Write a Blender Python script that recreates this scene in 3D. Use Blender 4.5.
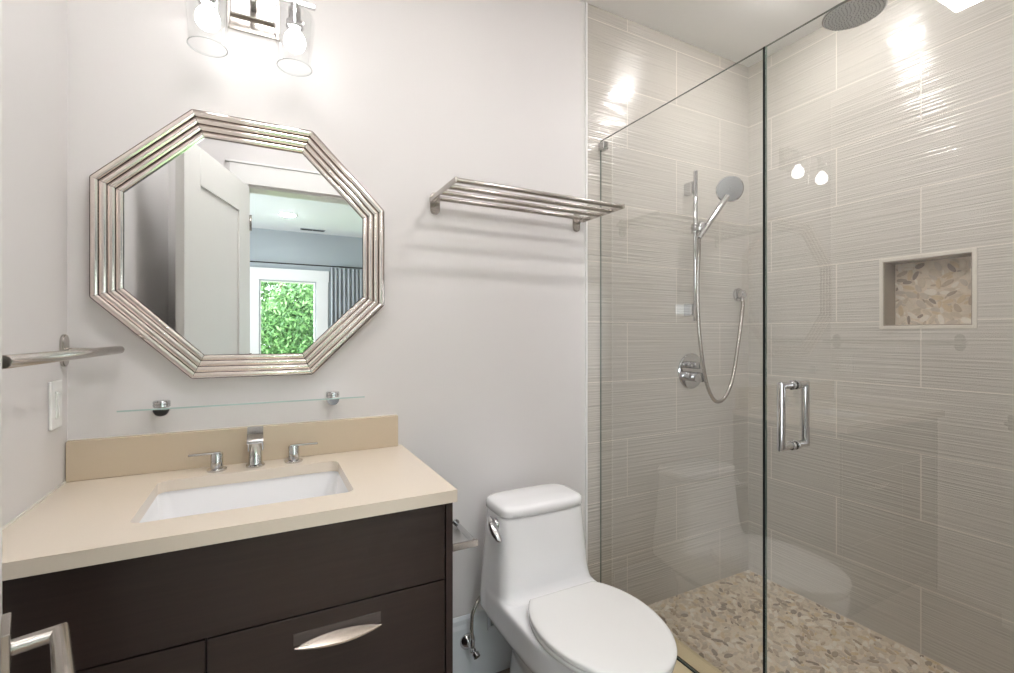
import bpy, bmesh, math, random
from mathutils import Vector, Matrix
random.seed(7)
PI = math.pi
for o in list(bpy.data.objects): bpy.data.objects.remove(o)
C = bpy.context.scene.collection
S = bpy.context.scene

# ------------------------------------------------------------------ camera
cd = bpy.data.cameras.new('camera'); cam = bpy.data.objects.new('camera', cd); C.objects.link(cam)
cam.location = (0.4633, -1.6374, 1.2551)
cam.rotation_euler = (PI/2, 0, -0.4763)
cd.sensor_width = 36.0; cd.lens = 470.0/1014*36.0
cd.shift_y = -(336.5-334.16)/1014
cd.clip_start = 0.01; cd.clip_end = 200
S.camera = cam

# ------------------------------------------------------------------ world, lights, exposure
w = bpy.data.worlds.new('world'); S.world = w; w.use_nodes = True
bg = w.node_tree.nodes['Background']
bg.inputs['Color'].default_value = (0.86, 0.94, 1.0, 1); bg.inputs['Strength'].default_value = 6.5
S.view_settings.view_transform = 'Standard'; S.view_settings.look = 'None'
S.view_settings.exposure = 1.32; S.view_settings.gamma = 1.0; S.view_settings.use_curve_mapping = False
try:
    S.cycles.max_bounces = 10; S.cycles.diffuse_bounces = 5; S.cycles.glossy_bounces = 5
    S.cycles.transparent_max_bounces = 16; S.cycles.sample_clamp_indirect = 6
except Exception: pass
E_CEIL = 16.0      # square ceiling fixture
E_SHOWER = 62.0    # shower downlight
E_BULB = 5.2      # vanity bulbs
E_BED = 60.0
E_FILL = 84.0  # added fill downlight in the bath ceiling
def portal(name, loc, rot, sx, sy):
    l = bpy.data.lights.new(name, 'AREA'); l.shape = 'RECTANGLE'; l.size = sx; l.size_y = sy
    l.cycles.is_portal = True
    o = bpy.data.objects.new(name, l); C.objects.link(o); o.location = loc; o.rotation_euler = rot
portal('window_portal', (0.75, -5.62, 1.14), (PI/2, 0, PI), 0.74, 1.70)
portal('window_portal', (2.45, -5.62, 1.14), (PI/2, 0, PI), 0.9, 1.70)  # portal of the added far window
portal('window_portal', (-1.42, -3.6, 1.3), (PI/2, 0, -PI/2), 1.8, 1.4)  # portal of the added opening in the left bedroom wall

# ------------------------------------------------------------------ materials
def lin(c):
    return tuple(((x/255)/12.92 if x/255 <= .04045 else ((x/255+.055)/1.055)**2.4) for x in c)
def mat(name, rgb, rough=.5, metal=0., spec=.5, coat=0., noise=0., nscale=(8,8,8), bump=0., bscale=(50,50,50), emit=None, estr=0., trans=0.):
    m = bpy.data.materials.new(name); m.use_nodes = True; nt = m.node_tree
    b = nt.nodes['Principled BSDF']; col = lin(rgb)
    b.inputs['Base Color'].default_value = (*col, 1); b.inputs['Roughness'].default_value = rough
    b.inputs['Metallic'].default_value = metal; b.inputs['Specular IOR Level'].default_value = spec
    b.inputs['Coat Weight'].default_value = coat; b.inputs['Coat Roughness'].default_value = .05
    if emit: b.inputs['Emission Color'].default_value = (*lin(emit), 1); b.inputs['Emission Strength'].default_value = estr
    tc = nt.nodes.new('ShaderNodeTexCoord')
    def noise_at(sc, detail=3):
        mp = nt.nodes.new('ShaderNodeMapping'); mp.inputs['Scale'].default_value = sc
        nt.links.new(tc.outputs['Object'], mp.inputs['Vector'])
        n = nt.nodes.new('ShaderNodeTexNoise'); n.inputs['Scale'].default_value = 1; n.inputs['Detail'].default_value = detail
        nt.links.new(mp.outputs['Vector'], n.inputs['Vector']); return n
    n = noise_at(nscale)
    r = nt.nodes.new('ShaderNodeMixRGB'); k = noise
    r.inputs[1].default_value = (*[x*(1-k) for x in col], 1); r.inputs[2].default_value = (*[min(1, x*(1+k)) for x in col], 1)
    nt.links.new(n.outputs['Fac'], r.inputs[0]); nt.links.new(r.outputs[0], b.inputs['Base Color'])
    if bump:
        n2 = noise_at(bscale); bp = nt.nodes.new('ShaderNodeBump'); bp.inputs['Strength'].default_value = bump; bp.inputs['Distance'].default_value = .001
        nt.links.new(n2.outputs['Fac'], bp.inputs['Height']); nt.links.new(bp.outputs['Normal'], b.inputs['Normal'])
    return m
M = {}
M['wall'] = mat('wall_paint', (220, 217, 216), .55, noise=.01, nscale=(2,2,2), bump=.15, bscale=(180,180,180))
M['ceiling'] = mat('ceiling_paint', (244, 244, 243), .7, noise=.01)
M['trimwhite'] = mat('trim_white', (232, 232, 230), .35, noise=.01)
M['baseboard'] = mat('baseboard_white', (222, 226, 230), .3, noise=.01)
M['door'] = mat('door_white', (226, 225, 221), .35, noise=.01)
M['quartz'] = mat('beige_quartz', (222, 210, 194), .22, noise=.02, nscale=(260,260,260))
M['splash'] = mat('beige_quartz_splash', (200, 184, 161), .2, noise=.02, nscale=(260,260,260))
M['ceramic'] = mat('white_ceramic', (240, 240, 241), .06, coat=.6, noise=.0)
M['seatplastic'] = mat('white_seat_plastic', (234, 233, 231), .14, noise=.0)
M['chrome'] = mat('chrome', (205, 205, 206), .07, metal=1, noise=.01)
M['nickel'] = mat('brushed_nickel', (186, 180, 174), .26, metal=1, noise=.04, nscale=(4,4,200))
M['bronze'] = mat('champagne_chrome', (232, 222, 216), .11, metal=1, noise=.01)
M['pull'] = mat('satin_nickel_pull', (224, 212, 200), .24, metal=1)
M['backplate'] = mat('dark_satin_grey_plate', (98, 90, 88), .3, metal=.5, noise=.15, nscale=(4,4,200))  # flat grey plate on the drawer front above the pull
M['darkgap'] = mat('dark_gap', (30, 27, 25), .6)
M['mirror'] = mat('mirror_silver', (236, 238, 238), .0, metal=1)
M['wood'] = mat('espresso_wood', (50, 38, 34), .34, noise=.28, nscale=(7,7,160), bump=.12, bscale=(9,9,220))
M['woodside'] = mat('espresso_side', (54, 41, 38), .38, noise=.22, nscale=(7,7,120))
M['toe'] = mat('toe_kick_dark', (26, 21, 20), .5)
M['switch'] = mat('switch_plastic', (240, 240, 238), .3)
M['hole'] = mat('nozzle_rubber', (150, 152, 154), .6)
M['spray'] = mat('spray_plate', (200, 202, 202), .45, metal=.1)
M['handspray'] = mat('hand_spray_grey', (150, 151, 151), .4, metal=.3)
M['caulk'] = mat('white_caulk', (228, 224, 216), .5)
M['nichetrim'] = mat('niche_edge_trim', (214, 208, 197), .25)
M['curb'] = mat('cream_curb_stone', (206, 190, 156), .3, noise=.05, nscale=(12,12,12))
M['tilefloor'] = mat('taupe_floor_tile', (128, 117, 108), .35, noise=.18, nscale=(3,18,3))
M['grout'] = mat('pebble_grout', (218, 203, 184), .6, noise=.12, nscale=(60,60,60))
M['bulb'] = mat('bulb_glow', (255, 255, 255), .4, emit=(255, 252, 251), estr=E_BULB)
M['panelglow'] = mat('ceiling_light_glow', (255, 255, 255), .4, emit=(255, 252, 251), estr=E_CEIL)
M['showerglow'] = mat('shower_light_glow', (255, 255, 255), .4, emit=(255, 252, 251), estr=E_SHOWER)
M['fillglow'] = mat('added_fill_glow', (255, 255, 255), .4, emit=(255, 252, 251), estr=E_FILL)  # glow of the added fill downlight
M['bedglow'] = mat('bedroom_light_glow', (255, 255, 255), .4, emit=(250, 250, 255), estr=E_BED)
M['bedwall'] = mat('bedroom_blue_grey_paint', (168, 175, 178), .6)
M['bedceil'] = mat('bedroom_ceiling_paint', (232, 236, 238), .7)
M['bedfloor'] = mat('bedroom_oak_floor', (150, 120, 92), .4, noise=.2, nscale=(2,30,2))
M['curtain'] = mat('grey_curtain_cloth', (172, 176, 180), .85, noise=.12, nscale=(60,2,2))
M['vent'] = mat('vent_grey', (150, 156, 160), .5)
M['bark'] = mat('tree_bark', (84, 66, 50), .9, noise=.3, nscale=(8,8,3))
M['leafA'] = mat('leaf_green', (66, 98, 56), .5, noise=.2, nscale=(2,2,2), spec=.3)
M['leafB'] = mat('leaf_light_green', (104, 136, 84), .5, noise=.2, nscale=(2,2,2), spec=.3)
M['grass'] = mat('lawn_green', (96, 130, 66), .9, noise=.3, nscale=(3,3,3))
for i, c in enumerate([(218, 206, 188), (204, 190, 170), (186, 169, 148), (166, 151, 133), (208, 188, 156), (226, 218, 205), (148, 134, 120), (198, 186, 171)]):
    M['stone%d' % i] = mat('pebble_stone_%s' % 'abcdefgh'[i], c, .38, noise=.12, nscale=(40,40,40))

def tile_mat(name, axis):
    m = bpy.data.materials.new(name); m.use_nodes = True; nt = m.node_tree; N = nt.nodes; L = nt.links
    b = N['Principled BSDF']; b.inputs['Roughness'].default_value = .17; b.inputs['Coat Weight'].default_value = .3; b.inputs['Coat Roughness'].default_value = .06
    tc = N.new('ShaderNodeTexCoord'); sp = N.new('ShaderNodeSeparateXYZ'); L.new(tc.outputs['Object'], sp.inputs[0])
    mm = N.new('ShaderNodeMath'); mm.operation = 'MULTIPLY_ADD'
    if axis == 'x': L.new(sp.outputs['X'], mm.inputs[0]); mm.inputs[1].default_value = 1; mm.inputs[2].default_value = -1.9175+.3065+.613*4
    else: L.new(sp.outputs['Y'], mm.inputs[0]); mm.inputs[1].default_value = -1; mm.inputs[2].default_value = -.1294+.3065+.613*4
    cb = N.new('ShaderNodeCombineXYZ'); L.new(mm.outputs[0], cb.inputs['X']); L.new(sp.outputs['Z'], cb.inputs['Y'])
    br = N.new('ShaderNodeTexBrick'); br.offset = .5; br.offset_frequency = 2; br.squash = 1
    br.inputs['Scale'].default_value = 1; br.inputs['Mortar Size'].default_value = .0020; br.inputs['Mortar Smooth'].default_value = .1
    br.inputs['Brick Width'].default_value = .613; br.inputs['Row Height'].default_value = .2617; br.inputs['Bias'].default_value = 0
    br.inputs['Color1'].default_value = (*lin((198, 193, 185)), 1); br.inputs['Color2'].default_value = (*lin((194, 189, 181)), 1)
    br.inputs['Mortar'].default_value = (*lin((220, 213, 203)), 1)
    L.new(cb.outputs[0], br.inputs['Vector'])
    # wavy horizontal ridges
    mp = N.new('ShaderNodeMapping'); mp.inputs['Scale'].default_value = (2.0, 125, 1); L.new(cb.outputs[0], mp.inputs['Vector'])
    wn = N.new('ShaderNodeTexNoise'); wn.inputs['Scale'].default_value = 1; wn.inputs['Detail'].default_value = 1.5; L.new(mp.outputs[0], wn.inputs['Vector'])
    mp2 = N.new('ShaderNodeMapping'); mp2.inputs['Scale'].default_value = (1.2, 6, 1); L.new(cb.outputs[0], mp2.inputs['Vector'])
    # colour streaks along the ridges, darker in their hollows
    hsv = N.new('ShaderNodeMixRGB'); hsv.blend_type = 'MULTIPLY'; hsv.inputs[0].default_value = .22
    rp = N.new('ShaderNodeValToRGB'); rp.color_ramp.elements[0].position = .35; rp.color_ramp.elements[0].color = (.72, .72, .72, 1); rp.color_ramp.elements[1].position = .65
    L.new(wn.outputs['Fac'], rp.inputs[0]); L.new(br.outputs['Color'], hsv.inputs[1]); L.new(rp.outputs[0], hsv.inputs[2])
    mx = N.new('ShaderNodeMixRGB'); L.new(br.outputs['Fac'], mx.inputs[0]); L.new(hsv.outputs[0], mx.inputs[1]); mx.inputs[2].default_value = (*lin((220, 213, 203)), 1)
    L.new(mx.outputs[0], b.inputs['Base Color'])
    h = N.new('ShaderNodeMath'); h.operation = 'MULTIPLY_ADD'; L.new(br.outputs['Fac'], h.inputs[0]); h.inputs[1].default_value = -.25
    hm = N.new('ShaderNodeMixRGB'); L.new(br.outputs['Fac'], hm.inputs[0]); L.new(wn.outputs['Fac'], hm.inputs[1]); hm.inputs[2].default_value = (.5, .5, .5, 1); L.new(hm.outputs[0], h.inputs[2])
    bp = N.new('ShaderNodeBump'); bp.inputs['Strength'].default_value = 1.0; bp.inputs['Distance'].default_value = .0036
    L.new(h.outputs[0], bp.inputs['Height']); L.new(bp.outputs['Normal'], b.inputs['Normal'])
    return m
M['tile_x'] = tile_mat('ribbed_taupe_tile', 'x'); M['tile_y'] = tile_mat('ribbed_taupe_tile_side', 'y')
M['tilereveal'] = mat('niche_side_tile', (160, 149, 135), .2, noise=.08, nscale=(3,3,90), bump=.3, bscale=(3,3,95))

def glass_mat(name, tint, ior=1.5, gain=2.5):
    m = bpy.data.materials.new(name); m.use_nodes = True; nt = m.node_tree; N = nt.nodes; L = nt.links
    for n in list(N):
        if n.type == 'BSDF_PRINCIPLED': N.remove(n)
    out = [n for n in N if n.type == 'OUTPUT_MATERIAL'][0]
    tr = N.new('ShaderNodeBsdfTransparent'); tr.inputs[0].default_value = (*tint, 1)
    gl = N.new('ShaderNodeBsdfGlossy'); gl.inputs['Roughness'].default_value = 0; gl.inputs[0].default_value = (1, 1, 1, 1)
    fr = N.new('ShaderNodeFresnel'); fr.inputs['IOR'].default_value = ior
    ge = N.new('ShaderNodeNewGeometry'); iv = N.new('ShaderNodeMath'); iv.operation = 'SUBTRACT'; iv.inputs[0].default_value = 1; L.new(ge.outputs['Backfacing'], iv.inputs[1])
    mu = N.new('ShaderNodeMath'); mu.operation = 'MULTIPLY'; L.new(fr.outputs[0], mu.inputs[0]); L.new(iv.outputs[0], mu.inputs[1])
    mg = N.new('ShaderNodeMath'); mg.operation = 'MULTIPLY'; mg.use_clamp = True; L.new(mu.outputs[0], mg.inputs[0]); mg.inputs[1].default_value = gain
    mx = N.new('ShaderNodeMixShader'); L.new(mg.outputs[0], mx.inputs[0]); L.new(tr.outputs[0], mx.inputs[1]); L.new(gl.outputs[0], mx.inputs[2]); L.new(mx.outputs[0], out.inputs[0])
    return m
M['glass'] = glass_mat('clear_glass', (.982, .986, .980))
M['shade'] = glass_mat('thin_shade_glass', (.93, .94, .94), 1.5, 3.0)
M['windowglass'] = glass_mat('window_glass', (.98, .99, .985), 1.45, 1.)
M['glassedge'] = mat('glass_edge_green', (96, 108, 101), .15)
M['seal'] = mat('door_seal_dark', (14, 16, 15), .5, spec=.2)
M['shelfedge'] = mat('shelf_edge_green', (176, 198, 194), .15, emit=None)

# ------------------------------------------------------------------ mesh helpers
class MB:
    def __init__(s): s.bm = bmesh.new()
    def _mi(s, faces, mi):
        for f in faces: f.material_index = mi
    def box(s, x0, x1, y0, y1, z0, z1, bev=0, seg=2, mi=0, mx=None):
        t = bmesh.new(); r = bmesh.ops.create_cube(t, size=1)
        bmesh.ops.scale(t, vec=(abs(x1-x0), abs(y1-y0), abs(z1-z0)), verts=t.verts)
        bmesh.ops.translate(t, vec=((x0+x1)/2, (y0+y1)/2, (z0+z1)/2), verts=t.verts)
        if bev: bmesh.ops.bevel(t, geom=list(t.edges), offset=bev, segments=seg, affect='EDGES', profile=.5)
        if mx: bmesh.ops.transform(t, matrix=mx, verts=t.verts)
        s.merge(t, mi); return s
    def merge(s, t, mi=0):
        vm = {}
        for v in t.verts: vm[v] = s.bm.verts.new(v.co)
        for f in t.faces:
            try: g = s.bm.faces.new([vm[v] for v in f.verts]); g.material_index = mi if mi >= 0 else f.material_index; g.smooth = f.smooth
            except ValueError: pass
        t.free()
    def rings(s, rings, close=True, cap0=True, cap1=True, mi=0, smooth=True):
        R = [[s.bm.verts.new(p) for p in r] for r in rings]; n = len(R[0])
        for a, b in zip(R, R[1:]):
            for i in range(n if close else n-1):
                f = s.bm.faces.new((a[i], a[(i+1) % n], b[(i+1) % n], b[i])); f.material_index = mi; f.smooth = smooth
        if cap0: f = s.bm.faces.new(R[0][::-1]); f.material_index = mi
        if cap1: f = s.bm.faces.new(R[-1]); f.material_index = mi
        return s
    def lathe(s, prof, origin=(0,0,0), axis=(0,0,1), n=32, mi=0, cap0=False, cap1=False, smooth=True):
        q = Vector((0,0,1)).rotation_difference(Vector(axis).normalized()).to_matrix(); o = Vector(origin)
        rings = [[o + q @ Vector((r*math.cos(2*PI*i/n), r*math.sin(2*PI*i/n), z)) for i in range(n)] for r, z in prof]
        return s.rings(rings, True, cap0, cap1, mi, smooth)
    def cyl(s, a, b, r, n=20, mi=0, bev=0, r2=None):
        a = Vector(a); b = Vector(b); h = (b-a).length; r2 = r if r2 is None else r2
        if bev: prof = [(r-bev, 0), (r-bev*.3, bev*.3), (r, bev), (r2, h-bev), (r2-bev*.3, h-bev*.3), (r2-bev, h)]
        else: prof = [(r, 0), (r2, h)]
        return s.lathe(prof, a, b-a, n, mi, True, True)
    def tube(s, pts, r, n=12, mi=0, sub=1):
        P = [Vector(p) for p in pts]
        if sub > 1:
            Q = []
            for i in range(len(P)-1):
                p0 = P[max(i-1, 0)]; p1 = P[i]; p2 = P[i+1]; p3 = P[min(i+2, len(P)-1)]
                for k in range(sub):
                    t = k/sub; Q.append(.5*((2*p1)+(p2-p0)*t+(2*p0-5*p1+4*p2-p3)*t*t+(3*p1-p0-3*p2+p3)*t**3))
            P = Q+[P[-1]]
        rings = []; up = None
        for i, p in enumerate(P):
            d = ((P[min(i+1, len(P)-1)]-P[i]).normalized()+(P[i]-P[max(i-1, 0)]).normalized()).normalized()
            if up is None:
                up = Vector((0,0,1)) if abs(d.z) < .9 else Vector((1,0,0))
            else: up = pd.rotation_difference(d) @ up
            pd = d.copy()
            up = (up - d*up.dot(d)).normalized(); sd = d.cross(up)
            # mitre widening at sharp corners
            k = 1.0
            if 0 < i < len(P)-1:
                a = (P[i]-P[i-1]).normalized(); b = (P[i+1]-P[i]).normalized(); c = max(-1, min(1, a.dot(b))); k = 1/max(.5, math.cos(math.acos(c)/2))
                bi = (b-a)
                if bi.length > 1e-4 and k > 1.02:
                    bi.normalize()
                    ring = []
                    for j in range(n):
                        v = up*math.cos(2*PI*j/n)*r + sd*math.sin(2*PI*j/n)*r
                        v = v + bi*(v.dot(bi))*(k-1); ring.append(p+v)
                    rings.append(ring); continue
            rings.append([p+up*math.cos(2*PI*j/n)*r+sd*math.sin(2*PI*j/n)*r for j in range(n)])
        return s.rings(rings, True, True, True, mi)
    def prism(s, pts2, z0, z1, f=lambda u, v, h: (u, v, h), mi=0, bev=0, smooth=False):
        t = bmesh.new()
        a = [t.verts.new(f(u, v, z0)) for u, v in pts2]; b = [t.verts.new(f(u, v, z1)) for u, v in pts2]; n = len(a)
        for i in range(n): g = t.faces.new((a[i], a[(i+1) % n], b[(i+1) % n], b[i])); g.smooth = smooth
        t.faces.new(a[::-1]); t.faces.new(b)
        bmesh.ops.recalc_face_normals(t, faces=t.faces)
        if bev:
            es = [e for e in t.edges if len(e.link_faces) == 2 and any(len(ff.verts) == n for ff in e.link_faces)]
            bmesh.ops.bevel(t, geom=es, offset=bev, segments=2, affect='EDGES')
        s.merge(t, mi); return s
    def build(s, name, mats, parent=None, smooth_angle=None, recalc=True):
        if recalc: bmesh.ops.recalc_face_normals(s.bm, faces=s.bm.faces)
        me = bpy.data.meshes.new(name); s.bm.to_mesh(me); s.bm.free()
        if not isinstance(mats, (list, tuple)): mats = [mats]
        for m in mats: me.materials.append(M[m])
        o = bpy.data.objects.new(name, me); C.objects.link(o)
        if parent: o.parent = parent; o.matrix_parent_inverse = Matrix.Translation(-Vector(root_loc(parent)))
        if smooth_angle:
            for p in me.polygons: p.use_smooth = True
            try: me.set_sharp_from_angle(angle=math.radians(smooth_angle))
            except Exception: pass
        return o
def root_loc(o):
    v = Vector(o.location)
    # parts of parts: location of the top Empty only (part meshes keep world coordinates)
    while o.parent: o = o.parent; v = Vector(o.location)
    return v
def thing(name, label, cat, loc, group=None):
    o = bpy.data.objects.new(name, None); C.objects.link(o); o.location = loc; o.empty_display_size = .05
    o['label'] = label; o['category'] = cat
    if group: o['group'] = group
    bpy.context.view_layer.update(); return o
def tag(o, label, cat, group=None):
    o['label'] = label; o['category'] = cat
    if group: o['group'] = group
    return o
def struct(o): o['kind'] = 'structure'; return o
def sub(parent_part, mb, name, mats, **k):       # sub-part: its parent part sits at identity within the thing
    o = mb.build(name, mats, None, **k); o.parent = parent_part; return o
def rrect(x0, x1, y0, y1, r, n=6):
    P = []
    for cx, cy, a0 in ((x1-r, y1-r, 0), (x0+r, y1-r, 90), (x0+r, y0+r, 180), (x1-r, y0+r, 270)):
        for i in range(n+1): a = math.radians(a0+90*i/n); P.append((cx+r*math.cos(a), cy+r*math.sin(a)))
    return P

# ------------------------------------------------------------------ room shell
W = 2.753; H = 2.675; F0 = -.045; YF = -1.49; T = .12
TX = 1.684; GX = 1.765; CURBX = 1.85
mb = MB(); mb.box(-T, TX, -1.61, 0, F0-.1, F0); struct(mb.build('floor', 'tilefloor'))
mb = MB(); mb.box(-T, W+.25, -1.61, .0+T, H, H+.1); struct(mb.build('ceiling', 'ceiling'))
mb = MB(); mb.box(-T, 0, -1.61, T, F0-.1, H); struct(mb.build('wall_left', 'wall'))
mb = MB(); mb.box(0, TX, 0, T, F0-.1, H); struct(mb.build('wall_back', 'wall'))
mb = MB(); mb.box(TX+.010, W, -.003, T, -.145, H); struct(mb.build('wall_back_tiled', 'tile_x'))
mb = MB(); mb.box(TX, TX+.010, -.007, .05, F0, H, .002); struct(mb.build('trim_1', 'trimwhite'))
# right wall with the niche opening
NY0, NY1, NZ0, NZ1, ND = -.898, -.612, 1.285, 1.558, .09
mb = MB()
for y0, y1, z0, z1 in ((-1.61, NY0, -.145, H), (NY1, T, -.145, H), (NY0, NY1, -.145, NZ0), (NY0, NY1, NZ1, H)):
    mb.box(W, W+.2, y0, y1, z0, z1)
struct(mb.build('wall_right', 'tile_y'))
# niche: sides, then pebble back
mb = MB(); e = .008
mb.box(W+.002, W+ND, NY0, NY0+e, NZ0, NZ1); mb.box(W+.002, W+ND, NY1-e, NY1, NZ0, NZ1)
mb.box(W+.002, W+ND, NY0+e, NY1-e, NZ0, NZ0+e); mb.box(W+.002, W+ND, NY0+e, NY1-e, NZ1-e, NZ1)
niche = struct(mb.build('wall_niche', 'tilereveal'))
mb = MB(); t = .009
for y0, y1, z0, z1 in ((NY0-t, NY0+.004, NZ0-t, NZ1+t), (NY1-.004, NY1+t, NZ0-t, NZ1+t), (NY0+.004, NY1-.004, NZ0-t, NZ0+.004), (NY0+.004, NY1-.004, NZ1-.004, NZ1+t)):
    mb.box(W-.003, W+.006, y0, y1, z0, z1, .001)
struct(mb.build('trim_2', 'nichetrim'))

# pebbles
def pebbles(a0, a1, b0, b1, tries, rmin, rmax, f, name, dome=.003):
    rnd = random.Random(name)
    cell = .02; grid = {}
    bm = bmesh.new(); cnt = 0
    mats = ['stone0', 'stone1', 'stone2', 'stone3', 'stone4', 'stone5', 'stone6', 'stone7']
    for t_ in range(tries):
        k = 1-t_/tries
        L = rmin+(rmax-rmin)*(k**.8)*rnd.uniform(.75, 1.1); wd = L*rnd.uniform(.32, .58)
        a = rnd.uniform(a0+wd, a1-wd); b = rnd.uniform(b0+wd, b1-wd); th = rnd.gauss(.7, .9)
        ct, st = math.cos(th), math.sin(th)
        circ = [(a+ct*(L-wd)*q, b+st*(L-wd)*q, wd*(.98 if q == 0 else .86)) for q in (-.95, -.45, 0, .45, .95)]
        ok = True
        for x, y, r in circ:
            if not (a0 < x-r*.6 and x+r*.6 < a1 and b0 < y-r*.6 and y+r*.6 < b1): ok = False; break
            gi, gj = int(x//cell), int(y//cell)
            for i in range(gi-2, gi+3):
                for j in range(gj-2, gj+3):
                    for X, Y, R in grid.get((i, j), ()):
                        if (x-X)**2+(y-Y)**2 < (r+R-.0012)**2: ok = False; break
                    if not ok: break
                if not ok: break
            if not ok: break
        if not ok: continue
        for x, y, r in circ: grid.setdefault((int(x//cell), int(y//cell)), []).append((x, y, r))
        n = 12; ph = rnd.uniform(0, 6.28); mi = rnd.choices(range(8), (18, 16, 11, 7, 9, 16, 5, 14))[0]
        outl = []
        for i in range(n):
            an = 2*PI*i/n; rr = 1+.09*math.sin(2*an+ph)+.06*math.sin(3*an+2*ph)
            u = L*rr*math.cos(an); v = wd*rr*math.sin(an); outl.append((a+u*ct-v*st, b+u*st+v*ct))
        r0 = [bm.verts.new(f(u, v, 0)) for u, v in outl]; r1 = [bm.verts.new(f(a+(u-a)*.93, b+(v-b)*.93, dome)) for u, v in outl]
        for i in range(n): g = bm.faces.new((r0[i], r0[(i+1) % n], r1[(i+1) % n], r1[i])); g.material_index = mi; g.smooth = True
        g = bm.faces.new(r1); g.material_index = mi; cnt += 1
    m_ = MB(); m_.bm.free(); m_.bm = bm
    return m_.build(name, mats)
mb = MB(); mb.box(CURBX, W, -1.61, 0, -.145, -.0015); sf = struct(mb.build('floor_shower', 'grout'))
pb = pebbles(CURBX+.002, W-.002, -1.488, -.002, 60000, .006, .021, lambda u, v, h: (u, v, -.0015+h), 'pebble_mosaic'); pb.parent = sf; pb['kind'] = 'structure'
mb = MB(); mb.box(W+ND, W+.2, NY0, NY1, NZ0, NZ1); nb_ = struct(mb.build('wall_niche_back', 'grout'))
pb = pebbles(NY0+.009, NY1-.009, NZ0+.009, NZ1-.009, 9000, .006, .022, lambda u, v, h: (W+ND-h, u, v), 'niche_pebble_mosaic'); pb.parent = nb_; pb['kind'] = 'structure'
mb = MB(); mb.box(TX+.002, CURBX, YF, -.007, -.145, .105, .003); struct(mb.build('shower_curb', 'curb'))

# baseboard, access plate
mb = MB(); mb.prism([(0, F0), (.014, F0), (.014, .16), (.010, .175), (.010, .192), (.004, .203), (0, .203)], .895, TX-.001, lambda u, v, h: (h, -u, v)); struct(mb.build('baseboard_back', 'baseboard'))
ap = thing('access_plate', 'small white framed access plate on the baseboard behind the toilet', 'wall plate', (1.275, -.014, .13))
mb = MB()
for x0, x1, z0, z1 in ((1.215, 1.345, .13, .142), (1.215, 1.345, .228, .24), (1.215, 1.227, .142, .228), (1.333, 1.345, .142, .228)): mb.box(x0, x1, -.022, -.0145, z0, z1, .0015)
mb.build('frame', 'baseboard', ap)
mb = MB(); mb.box(1.2272, 1.3328, -.018, -.0145, .1422, .2278, .001); mb.build('cover', 'vent', ap)

# front wall with the doorway (opening x .385 -> 1.125, height 2.12)
DX0, DX1, DZ = .385, 1.125, 2.115
mb = MB(); mb.box(-T, DX0, YF-T, YF, F0-.1, H); mb.box(DX1, W+.2, YF-T, YF, F0-.1, H); mb.box(DX0, DX1, YF-T, YF, DZ, H); struct(mb.build('wall_front', 'wall'))
mb = MB()
for y0, y1 in ((YF, YF+.018), (YF-T-.018, YF-T)):
    mb.box(DX1+.004, DX1+.10, y0, y1, F0, DZ+.004, .003)
    mb.box(DX0-.10, DX1+.10, y0, y1, DZ+.004, DZ+.12, .003)
    mb.box(DX0-.10, DX0-.004, y0, y1, F0, DZ+.004, .003)
mb.box(DX0-.12, DX1+.12, YF, YF+.026, DZ+.12, DZ+.132, .003)
struct(mb.build('trim_3', 'trimwhite'))
mb = MB(); mb.box(DX0-.004, DX1+.004, YF-T+.002, YF-.002, DZ-.010, DZ-.0005); mb.box(DX1-.006, DX1-.0005, YF-T+.002, YF-.002, F0, DZ-.011); struct(mb.build('trim_4', 'trimwhite'))

# open door leaf, hinged at the left jamb, swung inward
a = math.radians(18.2); dv = Vector((-math.sin(a), math.cos(a), 0)); nv = Vector((math.cos(a), math.sin(a), 0))
HP = Vector((.386, -1.480, 0)); DL = .724
def dloc(u, n_, z): return tuple(HP+dv*u+nv*n_+Vector((0, 0, z)))
door = bpy.data.objects.new('door_1', None); C.objects.link(door); door.location = dloc(0, 0, F0); door['kind'] = 'structure'
bpy.context.view_layer.update()
Mx = Matrix(((dv.x, nv.x, 0, HP.x), (dv.y, nv.y, 0, HP.y), (0, 0, 1, 0), (0, 0, 0, 1)))
mb = MB(); zt = 2.105; zb = F0+.008; st_ = .145; tr_ = .17
mb.box(0, st_, -.035, 0, zb, zt, .002, mx=Mx); mb.box(DL-st_, DL, -.035, 0, zb, zt, .002, mx=Mx)
mb.box(st_, DL-st_, -.035, 0, zt-tr_, zt, .0, mx=Mx); mb.box(st_, DL-st_, -.035, 0, zb, zb+.2, 0, mx=Mx); mb.box(st_, DL-st_, -.035, 0, .86, .98, 0, mx=Mx)
mb.box(st_, DL-st_, -.026, -.009, zb+.2, .86, 0, mx=Mx); mb.box(st_, DL-st_, -.026, -.009, .98, zt-tr_, 0, mx=Mx)
mb.build('door_leaf', 'door', door)
for z in (.2, 1.1, 1.9):
    mb = MB(); mb.cyl(dloc(-.006, .004, z-.045), dloc(-.006, .004, z+.045), .006, 12); mb.build('hinge', 'nickel', door)
LU = DL-.060; LZ = .870
mb = MB(); mb.box(LU-.032, LU+.032, .0002, .009, LZ-.032, LZ+.032, .0015, mx=Mx)
ros = mb.build('door_rosette', 'nickel', door)
mb = MB(); mb.tube([dloc(LU, .008, LZ), dloc(LU, .052, LZ), dloc(LU-.140, .052, LZ)], .0098, 24); mb.build('door_lever', 'nickel', door, smooth_angle=40)
mb = MB(); mb.box(DL-.0005, DL+.001, -.03, -.005, LZ-.03, LZ+.03, 0, mx=Mx); mb.build('latch_plate', 'nickel', door)

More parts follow.
